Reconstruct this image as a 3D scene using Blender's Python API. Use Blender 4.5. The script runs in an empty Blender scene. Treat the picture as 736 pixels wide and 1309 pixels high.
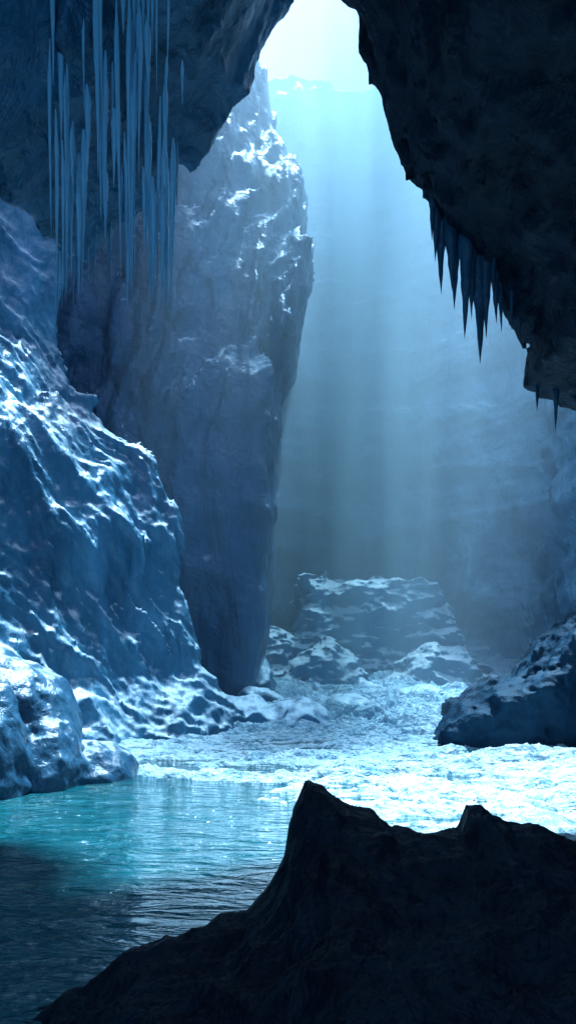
import bpy, math, time
import numpy as np
T0=time.time()
scene=bpy.context.scene
rng=np.random.RandomState(7)
PERM=rng.permutation(256).astype(np.int32); PERM=np.concatenate([PERM,PERM,PERM])
G=np.array([[1,1,0],[-1,1,0],[1,-1,0],[-1,-1,0],[1,0,1],[-1,0,1],[1,0,-1],[-1,0,-1],[0,1,1],[0,-1,1],[0,1,-1],[0,-1,-1],[1,1,0],[-1,1,0],[0,-1,1],[0,-1,-1]],dtype=np.float32)
def pn(x,y,z):
    x=np.asarray(x,np.float32);y=np.asarray(y,np.float32);z=np.asarray(z,np.float32)
    x,y,z=np.broadcast_arrays(x,y,z)
    xi=np.floor(x).astype(np.int32);yi=np.floor(y).astype(np.int32);zi=np.floor(z).astype(np.int32)
    xf=x-xi;yf=y-yi;zf=z-zi
    xi&=255;yi&=255;zi&=255
    f=lambda t:t*t*t*(t*(t*6-15)+10)
    u=f(xf);v=f(yf);w=f(zf)
    def g(dx,dy,dz):
        h=PERM[PERM[PERM[xi+dx]+yi+dy]+zi+dz]&15
        gg=G[h]
        return gg[...,0]*(xf-dx)+gg[...,1]*(yf-dy)+gg[...,2]*(zf-dz)
    L=lambda a,b,t:a+t*(b-a)
    return L(L(L(g(0,0,0),g(1,0,0),u),L(g(0,1,0),g(1,1,0),u),v),L(L(g(0,0,1),g(1,0,1),u),L(g(0,1,1),g(1,1,1),u),v),w)
def fbm(x,y,z,s=1.,o=4,gain=.5,off=0.):
    r=0;a=1.;f=1./s
    for i in range(o):
        r=r+a*pn(x*f+off+17.3*i,y*f+off*1.7+5.1*i,z*f+off*.6+9.7*i);a*=gain;f*=2.03
    return r
def ridged(x,y,z,s=1.,o=4,gain=.5,off=0.):
    r=0;a=1.;f=1./s;n=0
    for i in range(o):
        r=r+a*(1-2.2*np.abs(pn(x*f+off+11.3*i,y*f+off*1.3+7.1*i,z*f+off*.8+3.7*i)));n+=a;a*=gain;f*=2.07
    return r/n-.45
def cups(x,y,z,s=1.,off=0.):
    """scalloped ice: cups that meet in sharp ridges (cellular distance squared)"""
    x,y,z=np.broadcast_arrays(np.asarray(x,np.float32)/s+off,np.asarray(y,np.float32)/s+off*.7,np.asarray(z,np.float32)/s+off*1.3)
    xi=np.floor(x).astype(np.int32);yi=np.floor(y).astype(np.int32);zi=np.floor(z).astype(np.int32)
    best=np.full(x.shape,9,np.float32)
    for dx in(-1,0,1):
        for dy in(-1,0,1):
            for dz in(-1,0,1):
                h=PERM[PERM[PERM[(xi+dx)&255]+((yi+dy)&255)]+((zi+dz)&255)]
                px=xi+dx+h/255.;py=yi+dy+PERM[h+37]/255.;pz=zi+dz+PERM[h+91]/255.
                d=(x-px)**2+(y-py)**2+(z-pz)**2+PERM[h+150]/255.*.25
                best=np.minimum(best,d)
    return np.clip(best,0,1.3)-.45

def mesh_obj(name,V,F4,mat,smooth=True,F3=None):
    me=bpy.data.meshes.new(name)
    V=np.asarray(V,np.float32)
    nq=len(F4);nt=0 if F3 is None else len(F3)
    me.vertices.add(len(V));me.vertices.foreach_set('co',V.ravel())
    loops=np.asarray(F4,np.int32).ravel()
    if nt: loops=np.concatenate([loops,np.asarray(F3,np.int32).ravel()])
    me.loops.add(len(loops));me.loops.foreach_set('vertex_index',loops)
    me.polygons.add(nq+nt)
    st=np.concatenate([np.arange(nq)*4,nq*4+np.arange(nt)*3]).astype(np.int32)
    me.polygons.foreach_set('loop_start',st)
    me.polygons.foreach_set('use_smooth',np.full(nq+nt,smooth))
    me.update(calc_edges=True);me.validate()
    me.materials.append(mat)
    ob=bpy.data.objects.new(name,me);scene.collection.objects.link(ob)
    return ob

def polysdf(px,pz,poly):
    P=np.array(poly,np.float32);n=len(P)
    d=np.full(px.shape,1e9,np.float32);s=np.zeros(px.shape,bool)
    for i in range(n):
        a=P[i];b=P[(i-1)%n]
        ex,ez=b-a;wx=px-a[0];wz=pz-a[1]
        t=np.clip((wx*ex+wz*ez)/(ex*ex+ez*ez+1e-9),0,1)
        d=np.minimum(d,(wx-ex*t)**2+(wz-ez*t)**2)
        c=((a[1]>pz)!=(b[1]>pz))
        if abs(ez)>1e-9:
            c&=(px<(b[0]-a[0])*(pz-a[1])/ez+a[0])
            s^=c
    d=np.sqrt(d)
    return np.where(s,-d,d)
def smin(a,b,k):
    h=np.clip(.5+.5*(b-a)/k,0,1);return b+(a-b)*h-k*h*(1-h)
def smax(a,b,k): return -smin(-a,-b,k)
def ell(X,Y,Z,c,r):
    q=np.sqrt(((X-c[0])/r[0])**2+((Y-c[1])/r[1])**2+((Z-c[2])/r[2])**2)
    return (q-1)*min(r)

def nets(F,org,h):
    nx,ny,nz=F.shape
    S=F<0
    cnt=np.zeros((nx-1,ny-1,nz-1),np.int8)
    for dx in(0,1):
        for dy in(0,1):
            for dz in(0,1): cnt+=S[dx:nx-1+dx,dy:ny-1+dy,dz:nz-1+dz]
    I,J,K=np.nonzero((cnt>0)&(cnt<8))
    idm=np.full(cnt.shape,-1,np.int32);idm[I,J,K]=np.arange(len(I))
    cor={}
    for dx in(0,1):
        for dy in(0,1):
            for dz in(0,1): cor[dx,dy,dz]=F[I+dx,J+dy,K+dz]
    acc=np.zeros((len(I),3),np.float32);n=np.zeros(len(I),np.float32)
    for a in cor:
        for ax in range(3):
            if a[ax]==0:
                b=list(a);b[ax]=1;b=tuple(b)
                fa=cor[a];fb=cor[b];m=(fa<0)!=(fb<0)
                t=np.where(m,fa/np.where(m,fa-fb,1),0)
                p=np.zeros((len(I),3),np.float32)+np.array(a,np.float32);p[:,ax]=t
                acc+=p*m[:,None];n+=m
    V=(acc/n[:,None]+np.stack([I,J,K],1))*h+np.array(org)
    Q=[]
    for ax in range(3):
        sl0=[slice(1,s-1) for s in F.shape];sl1=list(sl0)
        sl0[ax]=slice(0,F.shape[ax]-1);sl1[ax]=slice(1,F.shape[ax])
        A=S[tuple(sl0)];B=S[tuple(sl1)]
        o=[1,1,1];o[ax]=0
        b,cx=[(1,2),(2,0),(0,1)][ax]
        for flip in(0,1):
            m=(A&~B) if not flip else (~A&B)
            P=np.stack(np.nonzero(m),1)+np.array(o)
            e1=np.zeros(3,int);e1[b]=1;e2=np.zeros(3,int);e2[cx]=1
            q=[P-e1-e2,P-e2,P,P-e1]
            ids=[idm[t[:,0],t[:,1],t[:,2]] for t in q]
            if flip: ids=ids[::-1]
            Q.append(np.stack(ids,1))
    Q=np.concatenate(Q);Q=Q[(Q>=0).all(1)]
    return V,Q

def vol_mass(name,lo,hi,h,fn,noise,amp,mat,fine=None):
    xs=[np.arange(lo[i],hi[i]+h,h,dtype=np.float32) for i in range(3)]
    X,Y,Z=np.meshgrid(*xs,indexing='ij',sparse=True)
    F=np.broadcast_to(fn(X,Y,Z),(len(xs[0]),len(xs[1]),len(xs[2]))).astype(np.float32).copy()
    m=np.abs(F)<amp*1.3+2*h
    i,j,k=np.nonzero(m)
    F[i,j,k]+=noise(xs[0][i],xs[1][j],xs[2][k])*amp
    F[0]=1;F[-1]=1;F[:,0]=1;F[:,-1]=1;F[:,:,0]=1;F[:,:,-1]=1
    V,Q=nets(F,lo,h)
    ob=mesh_obj(name,V,Q,mat)
    if fine:
        me=ob.data;N=np.zeros(len(me.vertices)*3,np.float32)
        me.vertex_normals.foreach_get('vector',N);N=N.reshape(-1,3)
        V=V+N*fine(V[:,0],V[:,1],V[:,2])[:,None]
        me.vertices.foreach_set('co',V.astype(np.float32).ravel());me.update()
    print(name,len(V),round(time.time()-T0,1))
    return ob

# ---------------- materials
def newmat(n):
    m=bpy.data.materials.new(n);m.use_nodes=True
    nt=m.node_tree;return m,nt,nt.nodes['Principled BSDF']
def noise_node(nt,scale,detail=6,rough=.55,vec=None,dist=0):
    n=nt.nodes.new('ShaderNodeTexNoise');n.inputs['Scale'].default_value=scale
    n.inputs['Detail'].default_value=detail;n.inputs['Roughness'].default_value=rough
    n.inputs['Distortion'].default_value=dist
    if vec: nt.links.new(vec,n.inputs['Vector'])
    return n
def ramp(nt,fac,stops):
    r=nt.nodes.new('ShaderNodeValToRGB');nt.links.new(fac,r.inputs[0])
    e=r.color_ramp.elements
    while len(e)<len(stops): e.new(.5)
    for k,(p,c) in enumerate(stops): e[k].position=p;e[k].color=(*c,1) if len(c)==3 else c
    return r
def ice_mat(name,dark,light,snow=(.66,.8,.9),snow_lo=.35,snow_hi=.6,scale=1.,rough=.4,bump=.5,snowamt=1.,vstretch=.35,spec=.5):
    m,nt,b=newmat(name);L=nt.links
    tc=nt.nodes.new('ShaderNodeTexCoord')
    mp=nt.nodes.new('ShaderNodeMapping');L.new(tc.outputs['Object'],mp.inputs[0]);mp.inputs['Scale'].default_value=(1,1,vstretch)
    n1=noise_node(nt,.35*scale,8,.6,mp.outputs[0],.6)
    r1=ramp(nt,n1.outputs['Fac'],[(.3,dark),(.7,light)])
    ge=nt.nodes.new('ShaderNodeNewGeometry')
    sx=nt.nodes.new('ShaderNodeSeparateXYZ');L.new(ge.outputs['Normal'],sx.inputs[0])
    n2=noise_node(nt,1.6*scale,10,.7,mp.outputs[0])
    ma=nt.nodes.new('ShaderNodeMath');ma.operation='MULTIPLY_ADD'
    L.new(n2.outputs['Fac'],ma.inputs[0]);ma.inputs[1].default_value=.9;L.new(sx.outputs['Z'],ma.inputs[2])
    mr=nt.nodes.new('ShaderNodeMapRange');L.new(ma.outputs[0],mr.inputs[0])
    mr.inputs[1].default_value=snow_lo+.45;mr.inputs[2].default_value=snow_hi+.45;mr.inputs[3].default_value=0;mr.inputs[4].default_value=snowamt
    mx=nt.nodes.new('ShaderNodeMix');mx.data_type='RGBA'
    L.new(mr.outputs[0],mx.inputs[0]);L.new(r1.outputs[0],mx.inputs[6]);mx.inputs[7].default_value=(*snow,1)
    L.new(mx.outputs[2],b.inputs['Base Color'])
    rr=nt.nodes.new('ShaderNodeMapRange');L.new(mr.outputs[0],rr.inputs[0]);rr.inputs[3].default_value=rough;rr.inputs[4].default_value=max(rough,.4)
    L.new(rr.outputs[0],b.inputs['Roughness'])
    b.inputs['Specular IOR Level'].default_value=spec
    n3=noise_node(nt,1.6*scale,8,.55,tc.outputs['Object'],.4)
    n4=noise_node(nt,.8*scale,6,.6,mp.outputs[0],1.2)
    b1=nt.nodes.new('ShaderNodeBump');b1.inputs['Strength'].default_value=bump;b1.inputs['Distance'].default_value=.4/scale
    L.new(n3.outputs['Fac'],b1.inputs['Height'])
    b2=nt.nodes.new('ShaderNodeBump');b2.inputs['Strength'].default_value=bump*.8;b2.inputs['Distance'].default_value=.6/scale
    L.new(n4.outputs['Fac'],b2.inputs['Height']);L.new(b1.outputs[0],b2.inputs['Normal'])
    L.new(b2.outputs[0],b.inputs['Normal'])
    return m
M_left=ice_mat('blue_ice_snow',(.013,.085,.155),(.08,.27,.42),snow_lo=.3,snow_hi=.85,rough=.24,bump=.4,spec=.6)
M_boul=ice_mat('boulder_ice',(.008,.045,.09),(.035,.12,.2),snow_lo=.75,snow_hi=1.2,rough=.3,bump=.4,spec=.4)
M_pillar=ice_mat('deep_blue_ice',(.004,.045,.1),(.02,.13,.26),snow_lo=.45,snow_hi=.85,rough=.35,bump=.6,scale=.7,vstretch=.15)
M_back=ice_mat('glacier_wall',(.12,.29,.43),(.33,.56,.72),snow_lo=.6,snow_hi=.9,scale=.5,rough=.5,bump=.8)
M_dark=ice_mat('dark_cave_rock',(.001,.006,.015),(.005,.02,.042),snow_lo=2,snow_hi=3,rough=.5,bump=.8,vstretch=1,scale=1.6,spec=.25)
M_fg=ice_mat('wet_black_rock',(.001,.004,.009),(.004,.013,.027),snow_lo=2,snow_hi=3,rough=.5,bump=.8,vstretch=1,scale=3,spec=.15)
M_snow=ice_mat('snow_ground',(.13,.36,.5),(.55,.72,.82),snow_lo=.7,snow_hi=1.4,rough=.35,scale=1.5,vstretch=1,bump=1.)
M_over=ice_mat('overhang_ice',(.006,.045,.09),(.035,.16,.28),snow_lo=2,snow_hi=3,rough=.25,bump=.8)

m,nt,b=newmat('clear_icicle');M_icicle=m
b.inputs['Base Color'].default_value=(.2,.46,.64,1);b.inputs['Roughness'].default_value=.15
b.inputs['IOR'].default_value=1.31;b.inputs['Transmission Weight'].default_value=.1
# water
m,nt,b=newmat('meltwater');M_water=m;L=nt.links
b.inputs['Base Color'].default_value=(.002,.075,.095,1);b.inputs['Roughness'].default_value=.05;b.inputs['IOR'].default_value=1.33
tc=nt.nodes.new('ShaderNodeTexCoord');mp=nt.nodes.new('ShaderNodeMapping');L.new(tc.outputs['Object'],mp.inputs[0]);mp.inputs['Scale'].default_value=(.55,1.3,1)
w1=noise_node(nt,.9,4,.55,mp.outputs[0],1.4);w2=noise_node(nt,3.5,4,.5,mp.outputs[0],.5)
b1=nt.nodes.new('ShaderNodeBump');b1.inputs['Strength'].default_value=1.;b1.inputs['Distance'].default_value=.75;L.new(w1.outputs[0],b1.inputs['Height'])
b2=nt.nodes.new('ShaderNodeBump');b2.inputs['Strength'].default_value=.9;b2.inputs['Distance'].default_value=.16;L.new(w2.outputs[0],b2.inputs['Height']);L.new(b1.outputs[0],b2.inputs['Normal'])
L.new(b2.outputs[0],b.inputs['Normal'])

# ---------------- left cliff
PL=[(-2.0,-2),(-2.6,.4),(-4.9,3.5),(-6,8),(-6.2,11.6),(-7.3,14.8),(-8.5,17),(-10,18.9),(-11.6,21.5),(-13,25.6),(-13.8,32),(-30,34),(-30,-2)]
def f(X,Y,Z):
    # plan: the foot of the cliff swings left as it comes forward
    sh=np.where(Y<46,(46-Y)*.8,0)
    s=np.broadcast_shapes(X.shape,Y.shape,Z.shape)
    d2=polysdf(np.broadcast_to(X+sh,s),np.broadcast_to(Z,s),PL)
    return smax(d2*.8,Y-49.5+.14*Z,1.5)
def nz(x,y,z):
    wx=x+1.5*fbm(x,y,z,5,2,.5,1);wy=y+1.5*fbm(x,y,z,5,2,.5,2);wz=z+1.7*fbm(x,y,z,6,2,.5,3)
    q=wy+.5*wz
    return -(.85*cups(wx*.8,q,wz*.3,3.8,3.)+.38*cups(wx*.9,q,wz*.3,1.4,9.)+.7*fbm(x,y,z,9,2,.5,8)+.65*ridged(wx,q,wz*.3,2.8,5,.58,31))
vol_mass('ice_cliff',(-21,26,-1.5),(0,52,33),.14,f,nz,1.,M_left,fine=lambda x,y,z:.12*cups(x+.3*fbm(x,y,z,1,2),y+.5*z,z*.3,.6,5.)+.08*ridged(x,y+.4*z,z*.4,.8,2,.5,4))

# ---------------- overhang, left
PO=[(.06,29.5),(0,28.5),(-.5,27.7),(-1.4,25.9),(-2.3,24.5),(-3.8,23.6),(-5,23),(-5.2,21.7),(-6.2,20.5),(-7.4,19.6),(-8.6,19.1),(-9.1,20.5),(-11,22),(-13,16),(-15,5),(-16,-3),(-24,-3),(-24,36),(.5,36)]
PO=[(a*.767,4+(b_-4)*.767) for a,b_ in PO]
def f(X,Y,Z):
    s=(X.shape[0],1,Z.shape[2])
    d=polysdf(np.broadcast_to(X,s),np.broadcast_to(Z,s),PO)
    return smax(d,np.abs(Y-20)-3.2,.9)
def nz(x,y,z):
    wx=x+fbm(x,y,z,4,2,.5,6)
    return -(1.2*cups(wx,y,z*.3,2.4,13.)+.6*cups(wx,y,z*.22,1.,4.)+.7*ridged(wx,y,z*.5,2.4,5,.6,13))
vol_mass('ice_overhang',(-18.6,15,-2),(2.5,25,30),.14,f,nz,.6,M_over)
# ---------------- overhang, right
PR=[(.9,29.5),(1.8,28),(2.9,26.2),(3.6,25),(4.3,22.9),(5.,21.1),(5.8,19.9),(6.9,19),(8.1,17.5),(8.8,16),(8.95,14.4),(10,13.6),(11,13),(13,9),(14,-3),(30,-3),(30,36),(-.2,36)]
PR=[(a*.7333,4+(b_-4)*.7333) for a,b_ in PR]
def f(X,Y,Z):
    s=(X.shape[0],1,Z.shape[2])
    d=polysdf(np.broadcast_to(X,s),np.broadcast_to(Z,s),PR)
    return smax(d,np.abs(Y-14)-7.5,.6)
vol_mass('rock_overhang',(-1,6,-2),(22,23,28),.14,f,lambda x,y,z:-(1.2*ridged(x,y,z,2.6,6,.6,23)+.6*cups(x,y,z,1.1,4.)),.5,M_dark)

# ---------------- pillar (middle)
PM=[(-5,56),(-1.4,49.5),(-.4,46.9),(.8,42.9),(1,35.9),(.9,31.3),(.2,28.4),(-1.2,26),(-1.3,12),(-2,4),(-3,-2),(-24,-2),(-24,56)]
def f(X,Y,Z):
    s=(X.shape[0],1,Z.shape[2])
    d=polysdf(np.broadcast_to(X,s),np.broadcast_to(Z,s),PM)
    t=np.maximum(Z-22,0)
    # only the prow leans back; further left the face is sheer
    w=np.clip((X+8.5-.12*(Z-36))/6.5,0,1);w=w*w*(3-2*w)
    yf=53.+.5*t*t/(t+8)*w-.05*X
    return smax(smax(d,Y-70,1.),(yf-Y)*.92,1.)
def nz(x,y,z):
    wx=x+1.6*fbm(x,y,z*.5,5,3,.5,6)
    q=wx-z*.3
    a=np.clip((z-16)/12,.25,1)
    return -((1.2*cups(q,y,z*.13,4,41.)+.6*cups(q,y,z*.08,1.5,21.)+1.2*ridged(q,y*.4,z*.08,2.6,4,.6,77))*a+.6*fbm(x,y,z,6,3)+.4*ridged(x,y,z*.5,4,4,.5,2))
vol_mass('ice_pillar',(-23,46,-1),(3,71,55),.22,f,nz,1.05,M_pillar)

# ---------------- back wall etc as sheets
def sheet(name,U,Vv,fn,mat,flip=False):
    A,B=np.meshgrid(U,Vv,indexing='ij')
    P=fn(A,B);V=np.stack([p.ravel() for p in P],1)
    nu,nv=len(U),len(Vv)
    idx=np.arange(nu*nv).reshape(nu,nv)
    Q=np.stack([idx[:-1,:-1],idx[1:,:-1],idx[1:,1:],idx[:-1,1:]],-1).reshape(-1,4)
    if flip: Q=Q[:,::-1]
    return mesh_obj(name,V,Q,mat)
def back(A,B):
    x=A;top=69+2.5*fbm(x,0*x,0*x,6,3)-.02*(x-4)**2
    z=-2+B*(top+2)
    y=86-.035*np.maximum(x-4,0)**2*1.0+.03*z
    y=y-2.5*ridged(x,z*.35,0*x,12,5,.5,51)-1.5*fbm(x,z,0*x,7,4,.5,3)-1.5*ridged(x*.2,z,0*x,7,4,.55,9)-1.6*cups(x+fbm(x,z,0*x,5,3),0*x,z*.5,5.,3.)
    return x,y,z
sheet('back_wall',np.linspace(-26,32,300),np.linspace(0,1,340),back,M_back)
def wallr(A,B):
    y=A;z=-2+B*60
    x=24-1.5*ridged(y*0,y,z*.5,9,5,.5,61)-1.0*fbm(y,z,0*y,4,4)
    return x,y,z
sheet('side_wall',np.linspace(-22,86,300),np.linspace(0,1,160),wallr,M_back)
def walll(A,B):
    y=A;z=-2+B*60
    x=-23+1.5*ridged(y*0,y,z*.5,9,5,.5,71)
    return x,y,z
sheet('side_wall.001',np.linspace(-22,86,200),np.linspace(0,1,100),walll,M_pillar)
def rear(A,B):
    x=A;z=-2+B*40
    y=-20+1.5*ridged(x,x*0,z*.5,9,4,.5,81)
    return x,y,z
sheet('rear_wall',np.linspace(-26,28,80),np.linspace(0,1,60),rear,M_back)  # unseen, added to stop light flooding in from behind the camera
def slab(name,x0,x1,y0,y1,z,mat,seed):
    lo=(x0-1.5,y0-1.5,z-3);hi=(x1+1.5,y1+1.5,z+5)
    fn=lambda X,Y,Z:smax(smax(np.abs(X-(x0+x1)/2)-(x1-x0)/2,np.abs(Y-(y0+y1)/2)-(y1-y0)/2,.5),np.abs(Z-z-1)-1.5,.5)
    return vol_mass(name,lo,hi,.6,fn,lambda x,y,zz:-ridged(x,y,zz,6,3,.5,seed),1.,mat)
slab('cave_ceiling',-26,27,1,20,27,M_dark,91)  # unseen, added to darken the near side; left open behind for skylight
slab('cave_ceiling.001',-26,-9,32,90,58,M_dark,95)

# ---------------- boulders near left
def f(X,Y,Z):
    d=ell(X,Y,Z,(-10.4,27.5,1.2),(3.1,3.2,3.4))
    d=smin(d,ell(X,Y,Z,(-9.6,24.5,.6),(1.5,2.0,2.6)),.2)
    d=smin(d,ell(X,Y,Z,(-7.9,26.3,.2),(1.15,1.7,2.0)),.15)
    d=smin(d,ell(X,Y,Z,(-7.0,28.0,-.1),(1.7,1.8,1.5)),.15)
    return d
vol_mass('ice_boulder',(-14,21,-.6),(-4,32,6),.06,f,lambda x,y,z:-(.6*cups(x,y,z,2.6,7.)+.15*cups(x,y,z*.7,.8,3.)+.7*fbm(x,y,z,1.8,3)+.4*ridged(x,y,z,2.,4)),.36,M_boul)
# right rock
PRK=[(24,9),(16,7),(14,5.5),(13.2,4.4),(12.2,3.3),(10.3,2.7),(8.8,1.9),(8,1),(7.2,-.2),(7,-2),(24,-2)]
def f(X,Y,Z):
    s=np.broadcast_shapes(X.shape,Y.shape,Z.shape)
    d=polysdf(np.broadcast_to(X-.12*(Y-38),s),np.broadcast_to(Z,s),PRK)
    return smax(d,np.abs(Y-43)-5.5,1.)
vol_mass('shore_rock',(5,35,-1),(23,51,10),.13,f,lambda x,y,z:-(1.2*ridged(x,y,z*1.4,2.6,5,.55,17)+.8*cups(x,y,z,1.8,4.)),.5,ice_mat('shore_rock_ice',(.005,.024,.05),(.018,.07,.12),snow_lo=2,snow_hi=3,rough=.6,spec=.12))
# back block
PB=[(1.1,11),(3.3,11.2),(8.4,11.3),(12.3,10.7),(13.6,8.8),(14.8,4.6),(15.8,1),(.2,0),(.8,6)]
def f(X,Y,Z):
    s=(X.shape[0],1,Z.shape[2])
    d=polysdf(np.broadcast_to(X,s),np.broadcast_to(Z,s),PB)
    d=smax(d,np.abs(Y-69)-5+.12*Z,.6)
    d=smin(d,ell(X,Y,Z,(12.,62,2.),(4.5,3,3.4)),.5)
    d=smin(d,ell(X,Y,Z,(3,62.5,2.),(3.5,3,3.6)),.5)
    d=smin(d,ell(X,Y,Z,(-1.5,66,3.),(3.5,3,4.)),.5)
    return d
vol_mass('ice_block',(-6,57,0),(19,77,14),.14,f,lambda x,y,z:-(1.3*cups(x,y,z*.9,3.8,19.)+.6*cups(x,y,z*1.4,1.6,9.)+.9*ridged(x,y,z*2.2,4,5,.6,2)),.9,ice_mat('block_ice',(.04,.17,.3),(.17,.4,.56),snow=(.85,.93,.97),snow_lo=.3,snow_hi=.6,rough=.3))
# mid mounds
def f(X,Y,Z):
    d=ell(X,Y,Z,(-6.5,60,2.5),(3,3.5,5.8))
    for (a,b_,c,r1,r2,r3) in [(-3.4,58,2.,2.6,3,3.),(.2,47,.3,2.3,2.4,1.5),(-3.2,49,.6,2.4,2.6,1.6),(-1.6,53,1.2,1.8,2,1.2),(3.6,52,1.,1.5,1.7,.9),(9,55,1.4,1.9,2.,1.1),(6,57,1.7,1.6,2.,1.2),(13.5,52,1.,2.,2.,1.2)]:
        d=smin(d,ell(X,Y,Z,(a,b_,c),(r1,r2,r3)),.5)
    return d
vol_mass('ice_mound',(-11,43,-.6),(17,65,9.5),.14,f,lambda x,y,z:-(1.2*cups(x,y,z*.8,2.6,29.)+.6*cups(x,y,z,1.1,9.)+.4*fbm(x,y,z,2,4)),.6,M_left)

# ---------------- ground (snow shore that breaks up into floes)
def ground(A,B):
    x=A;y=B
    shore=43+1.5*pn(x*.2,0*x,0*x)
    up=np.maximum(y-shore,0)
    h=.35*(1-np.exp(-up/2.))+.12*up
    xl=.6-.78*(y-22)+1.2*pn(y*.3,0*x,0*x)   # left edge of the slush field
    mask=np.clip((x-xl)/5.,-1,1)
    front=np.clip((y-18)/3,-1,1)
    sl=.10*np.minimum(mask,front)-.03
    base=np.where(y<shore,np.maximum(sl,-.4),h)
    wx=x+.6*fbm(x,y,0*x,2,3);wy=y+.6*fbm(x,y,0*x+4,2,3)
    n=.32*fbm(wx*.55,wy*1.5,0*x,1.7,6,.66,3)
    c=cups(wx,wy*1.3,0*x+.5,1.1,7.)
    c2=cups(wx*.6,wy,0*x+.5,3.,2.)
    base=base+n*np.where(y<shore,1.,1.6)+np.where(y<shore,-.18,.35)*c+np.clip(up/4,0,1)*(.9*c2+1.3*ridged(wx,wy,0*x,6,6,.6,14))
    base=base-np.where(y<shore,0.02+.03*np.clip((shore-y)/6,0,1),0)-np.where(y<shore,1,0)*.35*np.clip(-(x-xl)/3,0,1)
    return x,y,base
sheet('snow_ground',np.linspace(-24,26,640),np.concatenate([np.linspace(15,48,820),np.linspace(48.05,92,420)]),ground,M_snow)
sheet('water',np.linspace(-26,28,2),np.linspace(-22,92,2),lambda A,B:(A,B,0*A),M_water)

# ---------------- foreground rock
CX=[-8,-4.5,-3.3,-2.3,-1.8,-1.15,-.5,-.2,-.02,.06,.2,.38,.6,1.0,1.2,1.95,2.08,2.25,2.5,3,3.3,4.5,8]
CZ=[-1,-.7,-.25,.3,.75,.88,1.1,1.5,1.84,2.3,2.56,2.6,2.42,2.33,2.12,2.05,2.32,2.36,2.15,2.06,1.93,2.2,3]
def fg(A,B):
    x=A;y=B
    wob=.08*fbm(x,y,0*x,.5,3)
    cz=np.interp(x+wob,CX,CZ)
    cs=np.interp(x,[-8,-3.3,-1.8,-.5,.4,2,3.3,8],[-1.2,-.3,.6,1.15,2.,2.0,2.0,3])
    t=np.clip((9-y)/1.6,0,1);t=t*t*(3-2*t)
    c=cz*(1-t)+cs*t
    h=c-.22*np.maximum(9-y,0)-np.maximum(y-9.15,0)*1.5
    wx=x+.3*fbm(x,y,0*x,1,2)
    h=h+.14*(ridged(x,y,0*x,1.3,6,.66,3)+.1)*(.8+t)+.22*(.3+t)*cups(wx,y,0*x+.3,1.1,3.)+.12*cups(wx,y,0*x+.3,.35,8.)
    return x,y,h
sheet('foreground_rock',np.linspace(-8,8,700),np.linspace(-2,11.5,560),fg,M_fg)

# ---------------- icicles
def icicles(name,items,mat,seg=12,rings=30):
    Vs=[];Qs=[];n0=0
    r=np.random.RandomState(5)
    for (x,y,z,L,R) in items:
        t=np.linspace(0,1,rings)
        ph=r.rand()*6.28
        rad=R*np.minimum(1,.15+t/.25)*(1-t)**.95*(1+.09*np.sin(t*r.uniform(14,26)+ph)+.05*np.sin(t*41+ph*2))+.003
        ox=.04*L*.2*np.sin(t*3+ph);oy=.03*L*.2*np.cos(t*4+ph)
        a=np.linspace(0,2*np.pi,seg,endpoint=False)
        P=np.stack([x+ox[:,None]+rad[:,None]*np.cos(a)*1.2,y+oy[:,None]+rad[:,None]*np.sin(a),np.broadcast_to((z-L*t)[:,None],(rings,seg))],-1).reshape(-1,3)
        idx=np.arange(rings*seg).reshape(rings,seg)+n0
        nx=np.roll(idx,-1,1)
        Qs.append(np.stack([idx[:-1],idx[1:],nx[1:],nx[:-1]],-1).reshape(-1,4)[:,::-1]);Vs.append(P);n0+=rings*seg
    return mesh_obj(name,np.concatenate(Vs),np.concatenate(Qs),mat)
r=np.random.RandomState(33)
it=[]
for k in range(95):
    c=r.choice([-5.0,-4.5,-4.0,-3.5,-3.2,-2.6],p=[.13,.15,.2,.2,.2,.12])
    x=c+r.normal(0,.16);y=16.7+r.uniform(-.2,.25)
    z=r.uniform(14.2,22.);L=r.uniform(.8,3.6)*(1.8 if r.rand()<.3 else 1)
    it.append((x,y,z,min(L,z-11.6),r.uniform(.025,.09)))
for k in range(34):
    x=-r.uniform(3.0,7.);it.append((x,22.6+r.uniform(-.5,.3),4+.767*(np.interp(-x/.767,[4,5,6,8.6,10],[24.5,23.8,22.5,21,23])-3.5),r.uniform(.8,3.4),r.uniform(.04,.1)))
icicles('icicles',it,M_icicle)
it=[]
for (x,z,L,R) in [(5.3,21.6,1.6,.2),(5.45,21.2,1.9,.22),(5.7,20.4,2.2,.22),(6.0,20.2,2.0,.27),(6.25,20,2.3,.23),(6.5,19.8,3.4,.28),(6.8,19.6,2.4,.22),(7.1,19.5,3.9,.34),(7.35,19.4,2.9,.26),(7.65,19,2.0,.22),(7.9,18.6,1.8,.18),(8.2,18.2,1.5,.16),(6.65,19.7,1.6,.2),(7.2,19.3,2.6,.2),(9.2,15,1.2,.16),(9.8,14.3,1.3,.16),(8.5,17.5,1.2,.14),(6.1,20.4,1.2,.15),(7.5,19.3,1.4,.16)]:
    s=.72
    it.append((x*s,20.8+r.uniform(-.3,.3),4+(z+1.1-4)*s,(L+1.5)*s,R*s*1.2))
icicles('icicles.001',it,M_boul)

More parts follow.
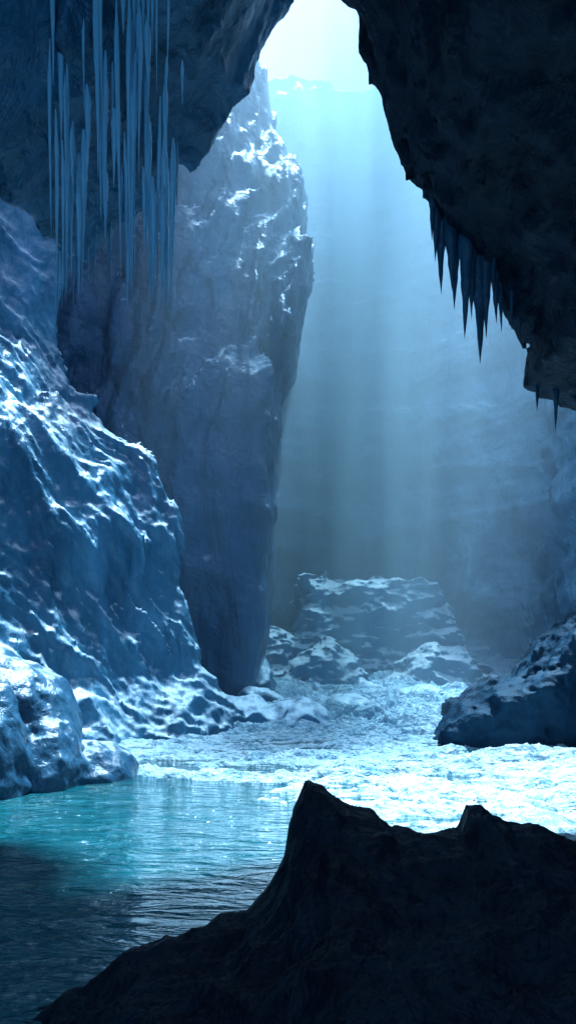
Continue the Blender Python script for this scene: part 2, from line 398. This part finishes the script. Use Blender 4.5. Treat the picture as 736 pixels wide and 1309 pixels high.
# ---------------- mist: thin everywhere, with extra density added mid-slot to draw the light shaft
m=bpy.data.materials.new('mist');m.use_nodes=True;nt=m.node_tree
for n in list(nt.nodes):
    if n.type=='BSDF_PRINCIPLED': nt.nodes.remove(n)
out=[n for n in nt.nodes if n.type=='OUTPUT_MATERIAL'][0]
def M(op,a,b=None,c=None):
    n=nt.nodes.new('ShaderNodeMath');n.operation=op
    for i,v in enumerate([a,b,c]):
        if v is None: continue
        if isinstance(v,(int,float)): n.inputs[i].default_value=v
        else: nt.links.new(v,n.inputs[i])
    return n.outputs[0]
tc=nt.nodes.new('ShaderNodeTexCoord');sx=nt.nodes.new('ShaderNodeSeparateXYZ');nt.links.new(tc.outputs['Object'],sx.inputs[0])
xs=M('ADD',sx.outputs[0],M('MULTIPLY',sx.outputs[2],-.04))
q=M('DIVIDE',M('SUBTRACT',xs,4.8),6.8)
g=M('EXPONENT',M('MULTIPLY',M('MULTIPLY',q,q),-1.))
mp=nt.nodes.new('ShaderNodeMapping');nt.links.new(tc.outputs['Object'],mp.inputs[0]);mp.inputs['Scale'].default_value=(.42,.07,.025)
nn=noise_node(nt,1.,2,.5,mp.outputs[0])
stk=M('MAXIMUM',M('MULTIPLY_ADD',nn.outputs['Fac'],4.,-1.),.1)  # streaks put into the density to imitate separate light beams
dens=M('MULTIPLY_ADD',M('MULTIPLY',g,stk),.027,.008)
vs=nt.nodes.new('ShaderNodeVolumeScatter');vs.inputs['Color'].default_value=(.62,.84,1,1);vs.inputs['Anisotropy'].default_value=.35
nt.links.new(dens,vs.inputs['Density'])
va=nt.nodes.new('ShaderNodeVolumeAbsorption');va.inputs['Color'].default_value=(.0,.66,1,1)
nt.links.new(M('MULTIPLY_ADD',dens,.5,.001),va.inputs['Density'])
ad=nt.nodes.new('ShaderNodeAddShader');nt.links.new(vs.outputs[0],ad.inputs[0]);nt.links.new(va.outputs[0],ad.inputs[1])
nt.links.new(ad.outputs[0],out.inputs['Volume'])
lo=(-21.7,44,-.4);hi=(22.6,91,66)
V=[(lo[0] if i&1==0 else hi[0],lo[1] if i&2==0 else hi[1],lo[2] if i&4==0 else hi[2]) for i in range(8)]
mesh_obj('mist',V,[(0,2,3,1),(4,5,7,6),(0,1,5,4),(2,6,7,3),(0,4,6,2),(1,3,7,5)],m,smooth=False)

# ---------------- light
S=np.array([.16,.28,.94]);S/=np.linalg.norm(S)
el=math.asin(S[2]);az=math.atan2(S[0],S[1])
w=bpy.data.worlds.new('World');scene.world=w;w.use_nodes=True;nt=w.node_tree
bg=nt.nodes['Background'];sk=nt.nodes.new('ShaderNodeTexSky');sk.sky_type='NISHITA';sk.sun_disc=False
sk.sun_elevation=el;sk.sun_rotation=az
nt.links.new(sk.outputs[0],bg.inputs[0]);bg.inputs[1].default_value=.42
sun=bpy.data.lights.new('sun','SUN');sun.energy=19;sun.angle=math.radians(4);sun.color=(.56,.81,1)
so=bpy.data.objects.new('sun',sun);scene.collection.objects.link(so)
from mathutils import Vector
so.rotation_euler=Vector(S.tolist()).to_track_quat('Z','Y').to_euler();so.location=(15,60,90)

cam=bpy.data.cameras.new('camera');co=bpy.data.objects.new('camera',cam);scene.collection.objects.link(co)
co.location=(0,0,4);co.rotation_euler=(math.radians(90),0,0)
cam.sensor_fit='VERTICAL';cam.sensor_height=36;cam.lens=36*1000/1309.
cam.shift_y=(850-654.5)/1309.;cam.clip_end=500;cam.clip_start=.1
scene.camera=co
scene.view_settings.view_transform='Standard';scene.view_settings.look='None';scene.view_settings.exposure=0
print('done',time.time()-T0)
